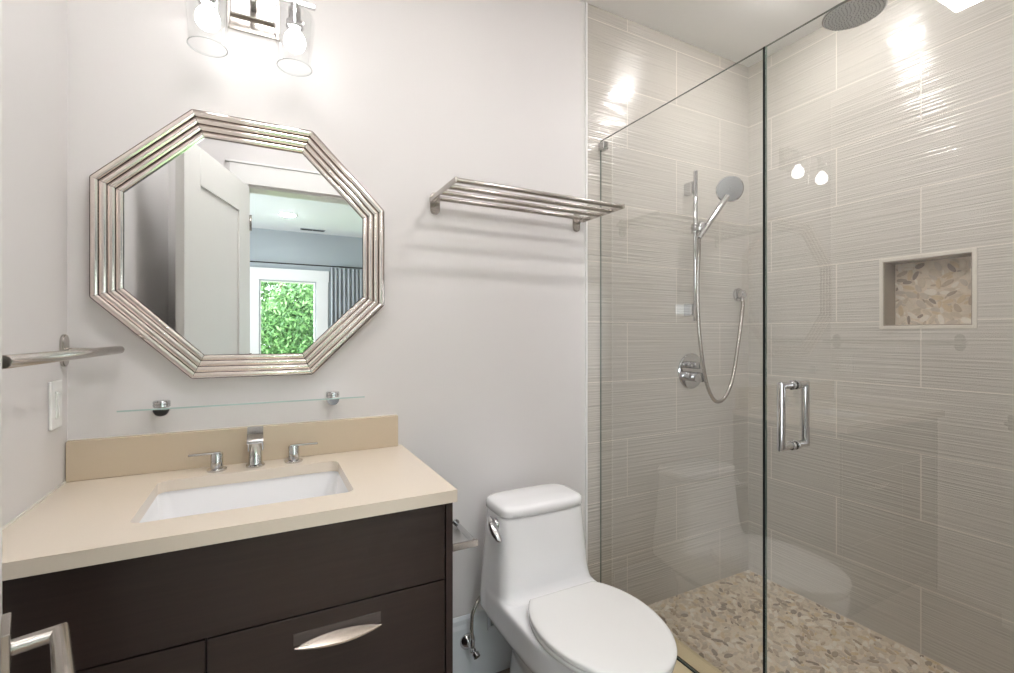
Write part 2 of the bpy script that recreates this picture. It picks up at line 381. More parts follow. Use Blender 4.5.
# ------------------------------------------------------------------ vanity
van = thing('vanity_cabinet', 'dark espresso wood vanity cabinet with slab drawers under the beige countertop', 'cabinet', (.445, -.26, F0))
VX = .889; CZ = .868; VB = CZ-.030
mb = MB(); mb.box(.018, VX-.019, -.49, -.005, .055, .075); mb.box(.018, VX-.019, -.016, -.004, .075, VB-.001); mb.box(.018, VX-.019, -.49, -.47, .56, .64); mb.box(VX-.018, VX, -.512, -.003, F0+.0, VB-.001, .001); mb.box(.002, .018, -.512, -.005, F0, VB-.001, .001)
mb.build('body', 'woodside', van)
mb = MB(); mb.box(.02, VX-.02, -.44, -.42, F0, .054); mb.build('toe_kick', 'toe', van)
g = .0018
def drawer(x0, x1, z0, z1, name='drawer', handle=False):
    mb = MB(); mb.box(x0+g, x1-g, -.512, -.491, z0+g, z1-g, .0012)
    o = mb.build(name, 'wood', van)
    if handle:
        cx = (x0+x1)/2; cz = .578; n = 24; hw = .093
        top = []; m2 = MB()
        rings = []
        for i in range(n+1):
            s_ = -1+2*i/n; x = cx+hw*s_; bulge = (1-s_*s_)
            yo = -.530-.013*bulge; yi = -.5295+.0115*bulge
            th = .0010+.0012*bulge; dz = -.006*bulge
            hi = .0065*bulge
            rings.append([(x, yi, cz+hi+th), (x, (yi+yo)/2, cz+th*1.3), (x, yo, cz-hi+th), (x, yo, cz-hi-th), (x, (yi+yo)/2, cz-th), (x, yi, cz+hi-th)])
        m2.rings(rings)
        for sx in (-.048, .048): m2.cyl((cx+sx, -.5122, cz), (cx+sx, -.526, cz), .0045, 12)
        m3 = MB(); m3.box(cx-.094, cx+.094, -.5136, -.5122, cz-.004, cz+.022, .0004); bp_ = m3.build('handle_grey_plate', 'backplate', None); bp_.parent = o  # thin plate added for the grey patch above the pull
        h = m2.build('handle', 'pull', None, smooth_angle=50); h.parent = o
    return o
drawer(.020, VX-.020, .637, VB-.003, 'false_front')
drawer(.358, VX-.020, .335, .637, handle=True); drawer(.358, VX-.020, .058, .335)
drawer(.020, .358, .335, .637, 'cabinet_door'); drawer(.020, .358, .058, .335)
# countertop with rectangular cut-out
ct = thing('countertop', 'beige quartz countertop with backsplash above the dark vanity', 'countertop', (.445, -.266, VB))
SX0, SX1, SY0, SY1 = .217, .661, -.436, -.119
def annulus(mb, outer, inner, z0, z1):
    for zz, flip in ((z0, True), (z1, False)):
        pass
    n = len(inner)
    O0 = [mb.bm.verts.new((x, y, z0)) for x, y in outer]; O1 = [mb.bm.verts.new((x, y, z1)) for x, y in outer]
    I0 = [mb.bm.verts.new((x, y, z0)) for x, y in inner]; I1 = [mb.bm.verts.new((x, y, z1)) for x, y in inner]
    for i in range(n):
        j = (i+1) % n
        for q in ((O1[i], O1[j], I1[j], I1[i]), (O0[j], O0[i], I0[i], I0[j]), (O0[i], O0[j], O1[j], O1[i]), (I0[j], I0[i], I1[i], I1[j])):
            if len(set(q)) == 4: mb.bm.faces.new(q)
def match(inner, x0, x1, y0, y1, nn):
    # outer rectangle points paired one to one with the rounded inner outline
    out = []; k = nn+1
    cs = [(x1, y1), (x0, y1), (x0, y0), (x1, y0)]
    for c in range(4):
        px, py = cs[c]
        for i in range(k):
            tt = i/(k-1)
            ix, iy = inner[c*k+i]
            if tt < .5: q = ((px, iy) if c in (0, 2) else (ix, py))
            elif tt > .5: q = ((ix, py) if c in (0, 2) else (px, iy))
            else: q = (px, py)
            out.append(q)
    return out
inn = rrect(SX0, SX1, SY0, SY1, .022, 6)
mb = MB(); out = match(inn, .001, VX+.001, -.541, -.001, 6); annulus(mb, out, inn, VB, CZ)
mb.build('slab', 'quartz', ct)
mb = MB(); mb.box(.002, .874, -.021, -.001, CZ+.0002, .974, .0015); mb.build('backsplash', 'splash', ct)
mb = MB(); mb.box(.0005, .004, -.53, -.022, CZ, CZ+.004); mb.box(.0005, .874, -.003, -.0005, .974, .976); mb.build('caulk_line', 'caulk', ct)
# undermount basin
sk = thing('sink_basin', 'white rectangular undermount sink basin set in the countertop', 'sink', (.448, -.274, VB-.14))
mb = MB()
def rr3(dx, dy, z, r): return [(x, y, z) for x, y in rrect(SX0-.004+dx, SX1+.004-dx, SY0-.004+dy, SY1+.004-dy, r, 6)]
mb.rings([rr3(-.02, -.02, VB-.001, .03), rr3(0, 0, VB-.001, .024), rr3(.004, .003, VB-.02, .026), rr3(.012, .008, VB-.09, .035), rr3(.022, .018, VB-.118, .04), rr3(.05, .045, VB-.128, .04), rr3(.16, .12, VB-.133, .02)], cap0=False, cap1=True)
mb.build('basin', 'ceramic', sk, smooth_angle=60)
mb = MB(); mb.lathe([(.0001, .003), (.019, .003), (.022, 0)], (.448, -.274, VB-.1325), cap0=True); mb.build('drain', 'chrome', sk)

# faucet (widespread: spout and two levers)
fa = thing('faucet', 'chrome widespread bathroom faucet with flat spout behind the sink', 'faucet', (.436, -.072, CZ))
mb = MB(); fx = .4395; fy = -.072
mb.lathe([(.001, 0), (.025, 0), (.025, .004), (.022, .007), (.0195, .008), (.0185, .012), (.0165, .055), (.0160, .078), (.001, .079)], (fx, fy, CZ+.0003), cap0=True, cap1=True)
# flat slab spout rising at the back then leaning forward
pr = []
sp_pts = [(-.054, .052, .012), (-.055, .085, .010), (-.062, .106, .006), (-.074, .113, .006), (-.110, .101, .0055), (-.145, .085, .005)]
rings = []
for y, z, th in sp_pts:
    hw = .0205
    rings.append([(fx-hw, y, CZ+z+th*.6), (fx+hw, y, CZ+z+th*.6), (fx+hw, y+.002, CZ+z-th), (fx-hw, y+.002, CZ+z-th)])
mb.rings(rings, smooth=False)
mb.cyl((fx, -.130, CZ+.072), (fx, -.130, CZ+.090), .011, 20)
mb.build('spout', 'chrome', fa, smooth_angle=35)
for sx, sg in ((.343, -1), (.542, 1)):
    mb = MB(); mb.lathe([(.001, 0), (.025, 0), (.025, .004), (.022, .0065), (.0158, .0075), (.0158, .046), (.0145, .049), (.001, .0495)], (sx, fy, CZ+.0003), cap0=True, cap1=True)
    mb.build('handle', 'chrome', fa, smooth_angle=35)
    mb = MB(); mb.box(min(sx-sg*.010, sx+sg*.068), max(sx-sg*.010, sx+sg*.068), fy-.0075, fy+.0075, CZ+.0465, CZ+.0525, .0018); mb.build('lever', 'chrome', fa)

# ------------------------------------------------------------------ mirror (regular octagon, stepped ribs)
mr = thing('wall_mirror', 'octagonal wall mirror with ribbed champagne metal frame above the vanity', 'mirror', (.4385, -.002, 1.512))
MC = Vector((.4385, 0, 1.512))
def mpt(ap_, ang_k, side, d, inset=0):
    # corner of segment at apothem ap_; ang = segment centre angle
    ang = ang_k*PI/4; hw = ap_*math.tan(PI/8)-inset
    n_ = Vector((math.cos(ang), 0, math.sin(ang))); t_ = Vector((-math.sin(ang), 0, math.cos(ang)))
    return MC+n_*ap_+t_*hw*side+Vector((0, -d, 0))
prof = [(.3175, .004), (.3175, .014)]
a0, a1 = .3180, .3835
for k in range(4):
    r0 = a0+(a1-a0)*k/4; r1 = a0+(a1-a0)*(k+1)/4; base = .013+.0072*k
    prof.append((r0+.0004, base-.0030))
    for i in range(6):
        tt = i/5; prof.append((r0+.0007+(r1-r0-.0018)*tt, base+.0022+.0030*math.sin(PI*(.08+.80*tt))))
    prof.append((r1-.0006, base-.0005))
prof += [(.3840, .038), (.3840, .004)]
for k in range(8):
    mb = MB(); mb.rings([[mpt(r, k, -1, d, .0006) for r, d in prof], [mpt(r, k, 1, d, .0006) for r, d in prof]], smooth=False)
    mb.build('frame_segment', 'bronze', mr, smooth_angle=30)
mb = MB()
def octa(ap_, d): 
    R_ = ap_/math.cos(PI/8); return [MC+Vector((R_*math.cos(PI/8+i*PI/4), -d, R_*math.sin(PI/8+i*PI/4))) for i in range(8)]
mb.rings([octa(.381, .001), octa(.381, .0035)]); mb.build('backing', 'darkgap', mr)
mb = MB(); mb.rings([octa(.3172, .004), octa(.3172, .010)], smooth=False); mb.build('mirror_glass', 'mirror', mr)

# ------------------------------------------------------------------ vanity light
vl = thing('vanity_light', 'two-bulb chrome wall light with clear glass shades above the mirror', 'wall light', (.434, -.001, 2.24))
mb = MB(); mb.box(.362, .506, -.008, -.001, 2.172, 2.30, .002); mb.box(.372, .496, -.022, -.0082, 2.212, 2.278, .003); mb.build('backplate', 'nickel', vl)
mb = MB(); mb.box(.268, .600, -.112, -.100, 2.236, 2.248, .001); mb.cyl((.434, -.028, 2.242), (.434, -.106, 2.242), .010, 16); mb.build('crossbar', 'chrome', vl)
for bx in (.326, .542):
    by = -.128
    mb = MB(); mb.lathe([(.0225, 0), (.0225, .012), (.017, .016), (.017, .050), (.011, .054), (.011, .066)], (bx, by, 2.158), cap0=True, cap1=True)
    mb.lathe([(.021, 0), (.0235, .003), (.0235, .009), (.021, .012)], (bx, by, 2.150), cap0=True, cap1=True)
    mb.box(bx-.004, bx+.004, by, -.106, 2.216, 2.236, .001)
    mb.build('socket', 'chrome', vl, smooth_angle=40)
    mb = MB(); mb.lathe([(.0465, 0), (.0500, .05), (.0550, .10), (.0580, .128), (.0570, .143), (.0520, .156), (.040, .163), (.024, .1665)], (bx, by, 2.037), n=48)
    mb.lathe([(.0465, 0), (.0455, .0003), (.0445, .002)], (bx, by, 2.037), n=48)
    sh = mb.build('shade', 'shade', vl, recalc=False)
    for p in sh.data.polygons: p.use_smooth = True
    mb = MB(); mb.lathe([(.0465, 0), (.0475, .0008), (.0475, .0022), (.0465, .003), (.0453, .0022), (.0453, .0008), (.0465, 0)], (bx, by, 2.0345), n=48); rim = mb.build('shade_rim', 'spray', vl)
    mb = MB(); mb.lathe([(.0005, 0), (.012, .002), (.022, .0085), (.0285, .019), (.030, .030), (.027, .044), (.019, .056), (.013, .064), (.012, .075)], (bx, by, 2.082), n=28, cap0=True, cap1=True); mb.build('bulb', 'bulb', vl, smooth_angle=80)

# ------------------------------------------------------------------ towel bar on left wall
tb = thing('towel_bar', 'brushed nickel towel bar on the left wall beside the mirror', 'towel bar', (0, -.32, 1.213))
mb = MB(); mb.cyl((.114, -.662, 1.213), (.114, -.021, 1.213), .0105, 24, bev=.001); mb.build('bar', 'nickel', tb, smooth_angle=40)
def oval(u0, v0, hu, hv, n=8):
    r = hu; P = []
    for i in range(n*2+1): a_ = PI*i/(n*2); P.append((u0+r*math.cos(a_), v0+(hv-r)+r*math.sin(a_)))
    for i in range(n*2+1): a_ = PI+PI*i/(n*2); P.append((u0+r*math.cos(a_), v0-(hv-r)+r*math.sin(a_)))
    return P
for yy in (-.036, -.60):
    mb = MB(); mb.prism(oval(yy, 1.213, .021, .042), .0002, .009, lambda u, v, h: (h, u, v), bev=.002)
    mb.cyl((.008, yy-.0, 1.214), (.108, yy-.008*(1 if yy > -.1 else -1), 1.213), .006, 14)
    mb.build('bracket', 'nickel', tb, smooth_angle=40)

sw = thing('light_switch', 'white rocker light switch on the left wall below the towel bar', 'light switch', (0, -.081, 1.08))
mb = MB(); mb.box(.0005, .007, -.126, -.058, 1.022, 1.140, .002); mb.build('cover_plate', 'switch', sw)
mb = MB(); mb.box(.0072, .0105, -.106, -.076, 1.047, 1.115, .001); mb.build('rocker', 'switch', sw)
mb = MB(); mb.box(.0106, .0135, -.102, -.088, 1.052, 1.110, .001); mb.build('dimmer_slide', 'switch', sw)

# ------------------------------------------------------------------ glass shelf
gs = thing('glass_shelf', 'narrow clear glass shelf on chrome clips between mirror and backsplash', 'shelf', (.43, -.06, 1.055))
mb = MB(); mb.box(.128, .744, -.115, -.006, 1.0555, 1.0595); mb.bm.normal_update()
for f in mb.bm.faces: f.material_index = 0 if abs(f.normal.z) > .5 else 1
mb.build('shelf_pane', ['glass', 'shelfedge'], gs)
for cx in (.207, .660):
    mb = MB(); mb.lathe([(.002, .009), (.018, .009), (.0205, .0065), (.0205, 0)], (cx, -.022, 1.060), cap0=True, cap1=True)
    mb.prism([(cx-.019, 1.0548), (cx+.019, 1.0548)]+[(cx+.019*math.cos(-PI*i/10), 1.045+.019*math.sin(-PI*i/10)) for i in range(11)], .001, .034, lambda u, v, h: (u, -h, v), bev=.001)
    mb.build('clip', 'chrome', gs, smooth_angle=40)

# ------------------------------------------------------------------ hotel towel rack
tr = thing('towel_rack', 'brushed nickel hotel towel rack of four bars on the wall above the toilet', 'towel rack', (1.33, 0, 1.735))
RZ = 1.738
for k in range(4):
    y = -.040-.215*k/3
    mb = MB(); mb.cyl((.998, y, RZ), (1.664, y, RZ), .0085, 16, bev=.0005); mb.build('bar', 'nickel', tr, smooth_angle=40)
for x in (.994, 1.668):
    mb = MB(); mb.box(x-.004, x+.004, -.264, -.006, RZ-.008, RZ+.008, .0015); mb.build('side_arm', 'nickel', tr)
for x in (1.012, 1.636):
    mb = MB(); mb.prism(oval(x, 1.728, .018, .040), .0002, .009, lambda u, v, h: (u, -h, v), bev=.002)
    mb.cyl((x, -.008, 1.726), (x, -.036, 1.728), .007, 14); mb.tube([(x, -.03, 1.727), (x, -.048, 1.73), (x, -.06, RZ)], .006, 12)
    mb.build('bracket', 'nickel', tr, smooth_angle=40)

# ------------------------------------------------------------------ toilet-paper holder
tp = thing('toilet_paper_holder', 'empty chrome toilet paper holder on the wall between vanity and toilet', 'paper holder', (1.085, 0, .55))
mb = MB(); mb.prism(oval(1.092, .550, .014, .020), .0002, .008, lambda u, v, h: (u, -h, v), bev=.001); mb.cyl((1.098, -.006, .550), (1.098, -.160, .548), .0095, 14); mb.build('arm', 'chrome', tp, smooth_angle=40)
mb = MB(); mb.box(.955, 1.110, -.172, -.160, .534, .556, .0015); mb.build('roll_bar', 'nickel', tp)

# ------------------------------------------------------------------ toilet
TC = 1.340
to = thing('toilet', 'white one-piece elongated toilet with closed lid beside the shower curb', 'toilet', (TC, -.4, F0))
def outline(hw, yb, yf, yc, nb=4.5, nf=2.05, n=64, cx=TC):
    P = []
    for i in range(n):
        a_ = 2*PI*i/n; c_, s_ = math.cos(a_), math.sin(a_)
        e_ = nb if s_ > 0 else nf
        x = math.copysign(abs(c_)**(2/e_), c_)*hw; y = math.copysign(abs(s_)**(2/e_), s_)
        P.append((cx+x, yc+(yb-yc)*y if s_ > 0 else yc+(yc-yf)*y))
    return P
bowl = [(F0, .125, -.10, -.60, -.36, 3.5, 2.3), (.02, .115, -.09, -.59, -.36, 3.5, 2.3), (.12, .105, -.085, -.585, -.36, 3, 2.2), (.20, .118, -.06, -.61, -.36, 3, 2.2),
        (.235, .150, -.055, -.665, -.36, 5, 2.1), (.262, .183, -.055, -.725, -.37, 7, 2.1), (.283, .190, -.055, -.752, -.37, 7, 2.1), (.335, .190, -.055, -.765, -.37, 7, 2.1), (.358, .190, -.055, -.768, -.37, 7, 2.1), (.3695, .187, -.055, -.762, -.37, 7, 2.1)]
tank = [(.275, .187, -.055, -.30, -.16, 7, 6), (.34, .1865, -.055, -.30, -.16, 7, 6), (.37, .186, -.055, -.297, -.16, 6, 5.5), (.382, .1855, -.055, -.284, -.16, 6, 5.2), (.400, .185, -.055, -.275, -.16, 5.5, 5), (.43, .183, -.056, -.267, -.16, 5, 5),
        (.50, .179, -.058, -.258, -.16, 4.6, 5), (.58, .172, -.060, -.252, -.16, 4.4, 5), (.634, .167, -.060, -.248, -.16, 4.4, 5)]
mb = MB()
for secs in (bowl, tank): mb.rings([[(x, y, z) for x, y in outline(hw, yb, yf, yc, nb, nf)] for z, hw, yb, yf, yc, nb, nf in secs])
bo = mb.build('body', 'ceramic', to)
md = bo.modifiers.new('remesh', 'REMESH'); md.mode = 'VOXEL'; md.voxel_size = .005; md.use_smooth_shade = True
md = bo.modifiers.new('smooth', 'SMOOTH'); md.factor = .5; md.iterations = 10
mb = MB()
ls = [(.6352, .167, -.058, -.248), (.6365, .1705, -.055, -.252), (.654, .171, -.055, -.253), (.6625, .169, -.058, -.250), (.667, .163, -.064, -.243), (.6695, .150, -.076, -.230), (.6705, .06, -.13, -.18)]
mb.rings([[(x, y, z) for x, y in outline(hw, yb, yf, (yb+yf)/2, 4.4, 4.8)] for z, hw, yb, yf in ls]); mb.build('tank_lid', 'ceramic', to, smooth_angle=70)
SC = TC+.004
def seat_outline(hw, yb, yf, yc, B, n=48, r=.0):
    P = []
    for i in range(n+1):    # front ellipse from right to left
        a_ = PI*i/n; P.append((SC+hw*math.cos(a_), yc-(yc-yf)*math.sin(a_)))
    m_ = 12
    back = []
    for i in range(1, m_+1):
        y = yc+(yb-yc)*i/m_; back.append((hw*math.sqrt(max(0, 1-((y-yc)/B)**2)), y))
    P += [(SC-x, y) for x, y in back]
    xb = back[-1][0]
    P += [(SC-xb+.004, yb+.004), (SC+xb-.004, yb+.004)]
    P += [(SC+x, y) for x, y in back[::-1]]
    return P
mb = MB()
mb.rings([[(TC+(x-TC)*s_, -.53+(y+.53)*s_, z) for x, y in seat_outline(.187, -.335, -.766, -.51, .245)] for z, s_ in ((.3712, .97), (.3732, .985), (.385, .990), (.3875, .975))]); mb.build('seat', 'seatplastic', to, smooth_angle=60)
mb = MB()
mb.rings([[(TC+(x-TC)*s_, -.53+(y+.53)*s_, z) for x, y in seat_outline(.187, -.335, -.770, -.51, .24)] for z, s_ in ((.3905, .975), (.3925, .995), (.401, 1.0), (.4045, .994), (.4065, .98), (.4078, .93), (.409, .6), (.4092, .2))]); mb.build('seat_lid', 'seatplastic', to, smooth_angle=50)
for sx in (-.075, .075):
    mb = MB(); mb.box(TC+sx-.02, TC+sx+.02, -.345, -.312, .374, .389, .004, 3); mb.build('seat_hinge', 'seatplastic', to)
# flush lever on the left tank side
mb = MB(); mb.lathe([(.001, .013), (.018, .013), (.022, .009), (.022, 0)], (TC-.1685, -.185, .602), (-1, 0, 0), cap0=True, cap1=True)
mb.rings([[(TC-.184+dx+ (.0085*r_)*math.cos(q_), y+(.014*r_)*math.sin(q_)*.6, z+(.014*r_)*math.sin(q_)) for q_ in [2*PI*i/12 for i in range(12)]] for dx, y, z, r_ in ((.002, -.178, .606, .7), (-.003, -.188, .606, 1.7), (-.006, -.204, .601, 1.9), (-.006, -.220, .593, 1.7), (-.004, -.234, .583, 1.2), (0, -.243, .577, .6))])
mb.build('flush_lever', 'chrome', to, smooth_angle=60)

# water stop valve with braided hose
sv = thing('stop_valve', 'chrome water stop valve with grey hose on the baseboard left of the toilet', 'valve', (1.135, -.014, .108))
mb = MB(); mb.lathe([(.030, 0), (.029, .006), (.012, .022), (.009, .024)], (1.135, -.0145, .113), (0, -1, 0), cap0=True, cap1=True); mb.build('escutcheon', 'chrome', sv, smooth_angle=50)
mb = MB(); mb.cyl((1.135, -.036, .113), (1.135, -.075, .113), .008, 14); mb.cyl((1.135, -.062, .100), (1.135, -.062, .150), .0085, 14, bev=.001); mb.lathe([(.006, 0), (.013, .004), (.013, .018), (.007, .021)], (1.137, -.078, .108), (.2, -.8, -.55), cap0=True, cap1=True); mb.build('valve_body', 'chrome', sv, smooth_angle=50)
mb = MB(); mb.tube([(1.135, -.062, .150), (1.132, -.060, .185), (1.138, -.056, .235), (1.158, -.050, .266), (1.180, -.036, .276), (1.200, -.030, .272)], .0065, 12, sub=6); mb.build('hose', 'nickel', sv, smooth_angle=60)

# ------------------------------------------------------------------ shower glass
def glass_box(mb, x0, x1, y0, y1, z0, z1):
    mb.box(x0, x1, y0, y1, z0, z1); mb.bm.normal_update()
    for f in mb.bm.faces: f.material_index = 0 if abs(f.normal.x) > .5 else 1
GT = 2.095
fg = thing('shower_glass_panel', 'fixed clear glass shower panel standing on the curb against the back wall', 'glass panel', (GX, -.38, .105))
mb = MB(); glass_box(mb, GX-.004, GX+.004, -.757, -.005, .107, GT); mb.build('pane', ['glass', 'glassedge'], fg)
mb = MB(); mb.box(GX-.013, GX+.013, -.040, -.004, GT-.045, GT-.012, .0015); mb.build('wall_clip', 'chrome', fg)
mb = MB(); mb.box(GX-.007, GX-.0052, -.757, -.005, .1052, .110); mb.box(GX+.0052, GX+.007, -.757, -.005, .1052, .110); mb.build('bottom_channel', 'seal', fg)
gd = thing('shower_glass_door', 'clear frameless glass shower door with chrome pull handle right of the fixed panel', 'glass door', (GX, -1.12, .105))
mb = MB(); glass_box(mb, GX-.004, GX+.004, -1.478, -.7645, .115, GT); mb.build('pane', ['glass', 'glassedge'], gd)
mb = MB(); mb.box(GX-.005, GX+.005, -.7643, -.7575, .115, GT); mb.build('edge_seal', 'seal', gd)
hy = -.845; h0, h1 = .948, 1.115
mb = MB()
for sg in (-1, 1):
    xo = GX+sg*.055
    mb.tube([(GX+sg*.0055, hy, h0), (xo, hy, h0), (xo, hy, h1), (GX+sg*.0055, hy, h1)], .0102, 20)
    for z in (h0, h1): mb.cyl((GX+sg*.0055, hy, z), (GX+sg*.014, hy, z), .0135, 20, bev=.001)
hd = mb.build('pull_handle', 'chrome', gd, smooth_angle=40)
for z in (.35, 1.85):
    mb = MB(); mb.box(GX-.013, GX+.013, -1.4885, -1.425, z-.045, z+.045, .002); mb.build('hinge', 'chrome', gd)

# ------------------------------------------------------------------ shower fittings
sb = thing('shower_slide_bar', 'chrome vertical shower slide bar on the back tiled wall', 'slide bar', (2.284, -.003, 1.67))
mb = MB(); mb.cyl((2.284, -.062, 1.318), (2.284, -.062, 2.030), .0105, 20, bev=.001); mb.build('bar', 'chrome', sb, smooth_angle=40)
for z in (1.955, 1.372):
    mb = MB(); mb.box(2.271, 2.297, -.056, -.0035, z-.028, z+.028, .002); mb.build('bracket', 'chrome', sb)
mb = MB(); mb.cyl((2.284, -.062, 1.735), (2.284, -.062, 1.778), .0195, 20, bev=.002); mb.cyl((2.252, -.078, 1.757), (2.284, -.07, 1.757), .0145, 18, bev=.002)
mb.cyl((2.262, -.100, 1.735), (2.272, -.112, 1.775), .0175, 18, bev=.002); mb.cyl((2.284, -.07, 1.757), (2.268, -.104, 1.757), .012, 14)
mb.build('slider', 'chrome', sb, smooth_angle=40)
hs = thing('hand_shower', 'round chrome hand shower resting in the slide bar holder', 'hand shower', (2.268, -.107, 1.74))
hb = Vector((2.250, -.112, 1.700)); hh = Vector((2.362, -.175, 1.893))
mb = MB(); mb.cyl(hb, hh, .0115, 18, r2=.0145); hn = mb.build('handle', 'chrome', hs, smooth_angle=40)
ax = Vector((-.62, -.70, -.20)).normalized(); hc = Vector((2.377, -.175, 1.926))
mb = MB(); mb.lathe([(.002, .024), (.02, .022), (.045, .012), (.058, .004), (.060, 0), (.060, -.008), (.056, -.010)], hc, -ax, n=40, cap0=True); mb.build('head', 'chrome', hs, smooth_angle=50)
mb = MB(); mb.lathe([(.056, -.0095), (.050, -.0115), (.002, -.012)], hc, -ax, n=40, cap1=True); q = Vector((0,0,1)).rotation_difference(ax).to_matrix()
fc = mb.build('spray_face', 'handspray', hs, smooth_angle=50)
mb = MB()
for ring, nn in ((.045, 22), (.034, 16), (.023, 10)):
    for i in range(nn):
        an = 2*PI*i/nn; p = hc+q @ Vector((ring*math.cos(an), ring*math.sin(an), .0118)); mb.cyl(p, p+ax*.002, .0018, 6)
for k in range(3):
    an = 2*PI*k/3+.5; p = hc+q @ Vector((.012*math.cos(an), .012*math.sin(an), .0125)); p2 = hc+q @ Vector((.004*math.cos(an), .004*math.sin(an), .0125)); mb.tube([p2, p], .0022, 8)
nz = mb.build('nozzles', 'hole', None); nz.parent = fc
hz = thing('shower_hose', 'long silver shower hose looping from the hand shower to the wall outlet', 'hose', (2.42, -.09, .93))
mb = MB(); mb.tube([(2.250, -.112, 1.699), (2.262, -.100, 1.64), (2.270, -.088, 1.54), (2.274, -.084, 1.416), (2.282, -.084, 1.28), (2.294, -.086, 1.18), (2.318, -.084, 1.075), (2.345, -.084, .995), (2.385, -.082, .942), (2.424, -.080, .927), (2.468, -.080, .945), (2.513, -.078, 1.004), (2.548, -.074, 1.09), (2.578, -.070, 1.20), (2.612, -.062, 1.31), (2.640, -.052, 1.40), (2.648, -.045, 1.426)], .0088, 12, sub=6)
mb.build('hose_tube', 'nickel', hz, smooth_angle=60)
wo = thing('hose_outlet', 'round chrome hose outlet on the back tiled wall near the corner', 'wall outlet', (2.645, -.003, 1.462))
mb = MB(); mb.lathe([(.034, 0), (.034, .012), (.030, .015), (.022, .016), (.020, .040), (.016, .044), (.001, .045)], (2.662, -.0035, 1.461), (0, -1, 0), cap0=True, cap1=True); mb.build('flange', 'chrome', wo, smooth_angle=40)
mb = MB(); mb.cyl((2.658, -.036, 1.452), (2.649, -.044, 1.424), .0095, 16, bev=.001); mb.build('connector', 'chrome', wo, smooth_angle=40)
vv = thing('shower_valve', 'round chrome thermostatic valve plate with two knobs below the slide bar', 'shower valve', (2.30, -.003, 1.075))
VC = Vector((2.318, -.0035, 1.075))
mb = MB(); mb.lathe([(.086, 0), (.086, .006), (.083, .009), (.002, .0095)], VC, (0, -1, 0), n=48, cap0=True, cap1=True); mb.build('plate', 'chrome', vv, smooth_angle=40)
for dz, r_, L_ in ((.030, .0175, .055), (-.026, .0235, .062)):
    mb = MB(); c0 = VC+Vector((.0, -.0095, dz)); mb.cyl(c0, c0+Vector((0, -L_, 0)), r_, 28, bev=.002)
    mb.box(c0.x-.030, c0.x-.004, c0.y-.030, c0.y-.018, c0.z-.006, c0.z+.006, .002) if dz > 0 else mb.cyl(c0+Vector((0, -L_*.45, 0)), c0+Vector((-.034, -L_*.45, -.004)), .006, 12, bev=.001)
    mb.build('knob', 'chrome', vv, smooth_angle=40)

rh = thing('rain_shower_head', 'large round rain shower head hanging from the shower ceiling', 'shower head', (2.275, -.742, 2.362))
RC = Vector((2.275, -.742, 2.362))
mb = MB(); mb.lathe([(.088, 0), (.092, .002), (.092, .007), (.087, .010), (.04, .014), (.018, .022), (.018, .034), (.011, .036)], RC, n=56, cap1=True); mb.build('disc', 'chrome', rh, smooth_angle=40)
mb = MB(); mb.lathe([(.001, -.0005), (.0875, -.0005), (.088, .0005)], RC, n=56, cap0=True); fc = mb.build('spray_face', 'spray', rh)
mb = MB()
for ring in range(1, 9):
    rr = .0103*ring; nn = int(6*ring*.95)
    for i in range(nn):
        an = 2*PI*i/nn+ring; p = RC+Vector((rr*math.cos(an), rr*math.sin(an), -.0006)); mb.cyl(p, p+Vector((0, 0, -.003)), .0018, 6)
nz = mb.build('nozzles', 'hole', None); nz.parent = fc
mb = MB(); mb.cyl(RC+Vector((0, 0, .033)), (RC.x, RC.y, H-.002), .0105, 18); mb.lathe([(.028, 0), (.028, -.006), (.012, -.012)], (RC.x, RC.y, H-.0005), cap1=True, cap0=True); mb.build('arm', 'chrome', rh, smooth_angle=40)

# ------------------------------------------------------------------ ceiling lights
cl = thing('ceiling_light', 'square flush ceiling light in front of the vanity', 'ceiling light', (.50, -.85, H))
mb = MB()
LX0, LX1, LY0, LY1 = .40, .64, -.97, -.72
for x0, x1, y0, y1 in ((LX0-.02, LX0, LY0-.02, LY1+.02), (LX1, LX1+.02, LY0-.02, LY1+.02), (LX0, LX1, LY0-.02, LY0), (LX0, LX1, LY1, LY1+.02)): mb.box(x0, x1, y0, y1, H-.014, H-.0005, .002)
mb.build('frame', 'trimwhite', cl)
mb = MB(); mb.box(LX0+.0005, LX1-.0005, LY0+.0005, LY1-.0005, H-.032, H-.0008, .004); mb.build('diffuser', 'panelglow', cl)
def downlight(x, y, r, m_, label, hz_=H):
    o = thing('recessed_light', label, 'ceiling light', (x, y, hz_))
    mb = MB(); mb.lathe([(r+.02, 0), (r+.018, -.005), (r, -.006), (r, 0)], (x, y, hz_-.0005), n=40); mb.build('trim_ring', 'trimwhite', o)
    mb = MB(); mb.lathe([(.001, -.024), (r*.5, -.0215), (r*.8, -.0145), (r-.002, -.0065), (r-.001, -.001)], (x, y, hz_-.0005), n=40, cap0=True, cap1=True); mb.build('lens', m_, o)
downlight(1.45, -1.18, .07, 'fillglow', 'added round fill light in the ceiling near the doorway side of the toilet')  # unseen lamp added to fill vanity and toilet from the camera side
downlight(2.33, -.52, .065, 'showerglow', 'round recessed light in the ceiling over the shower')

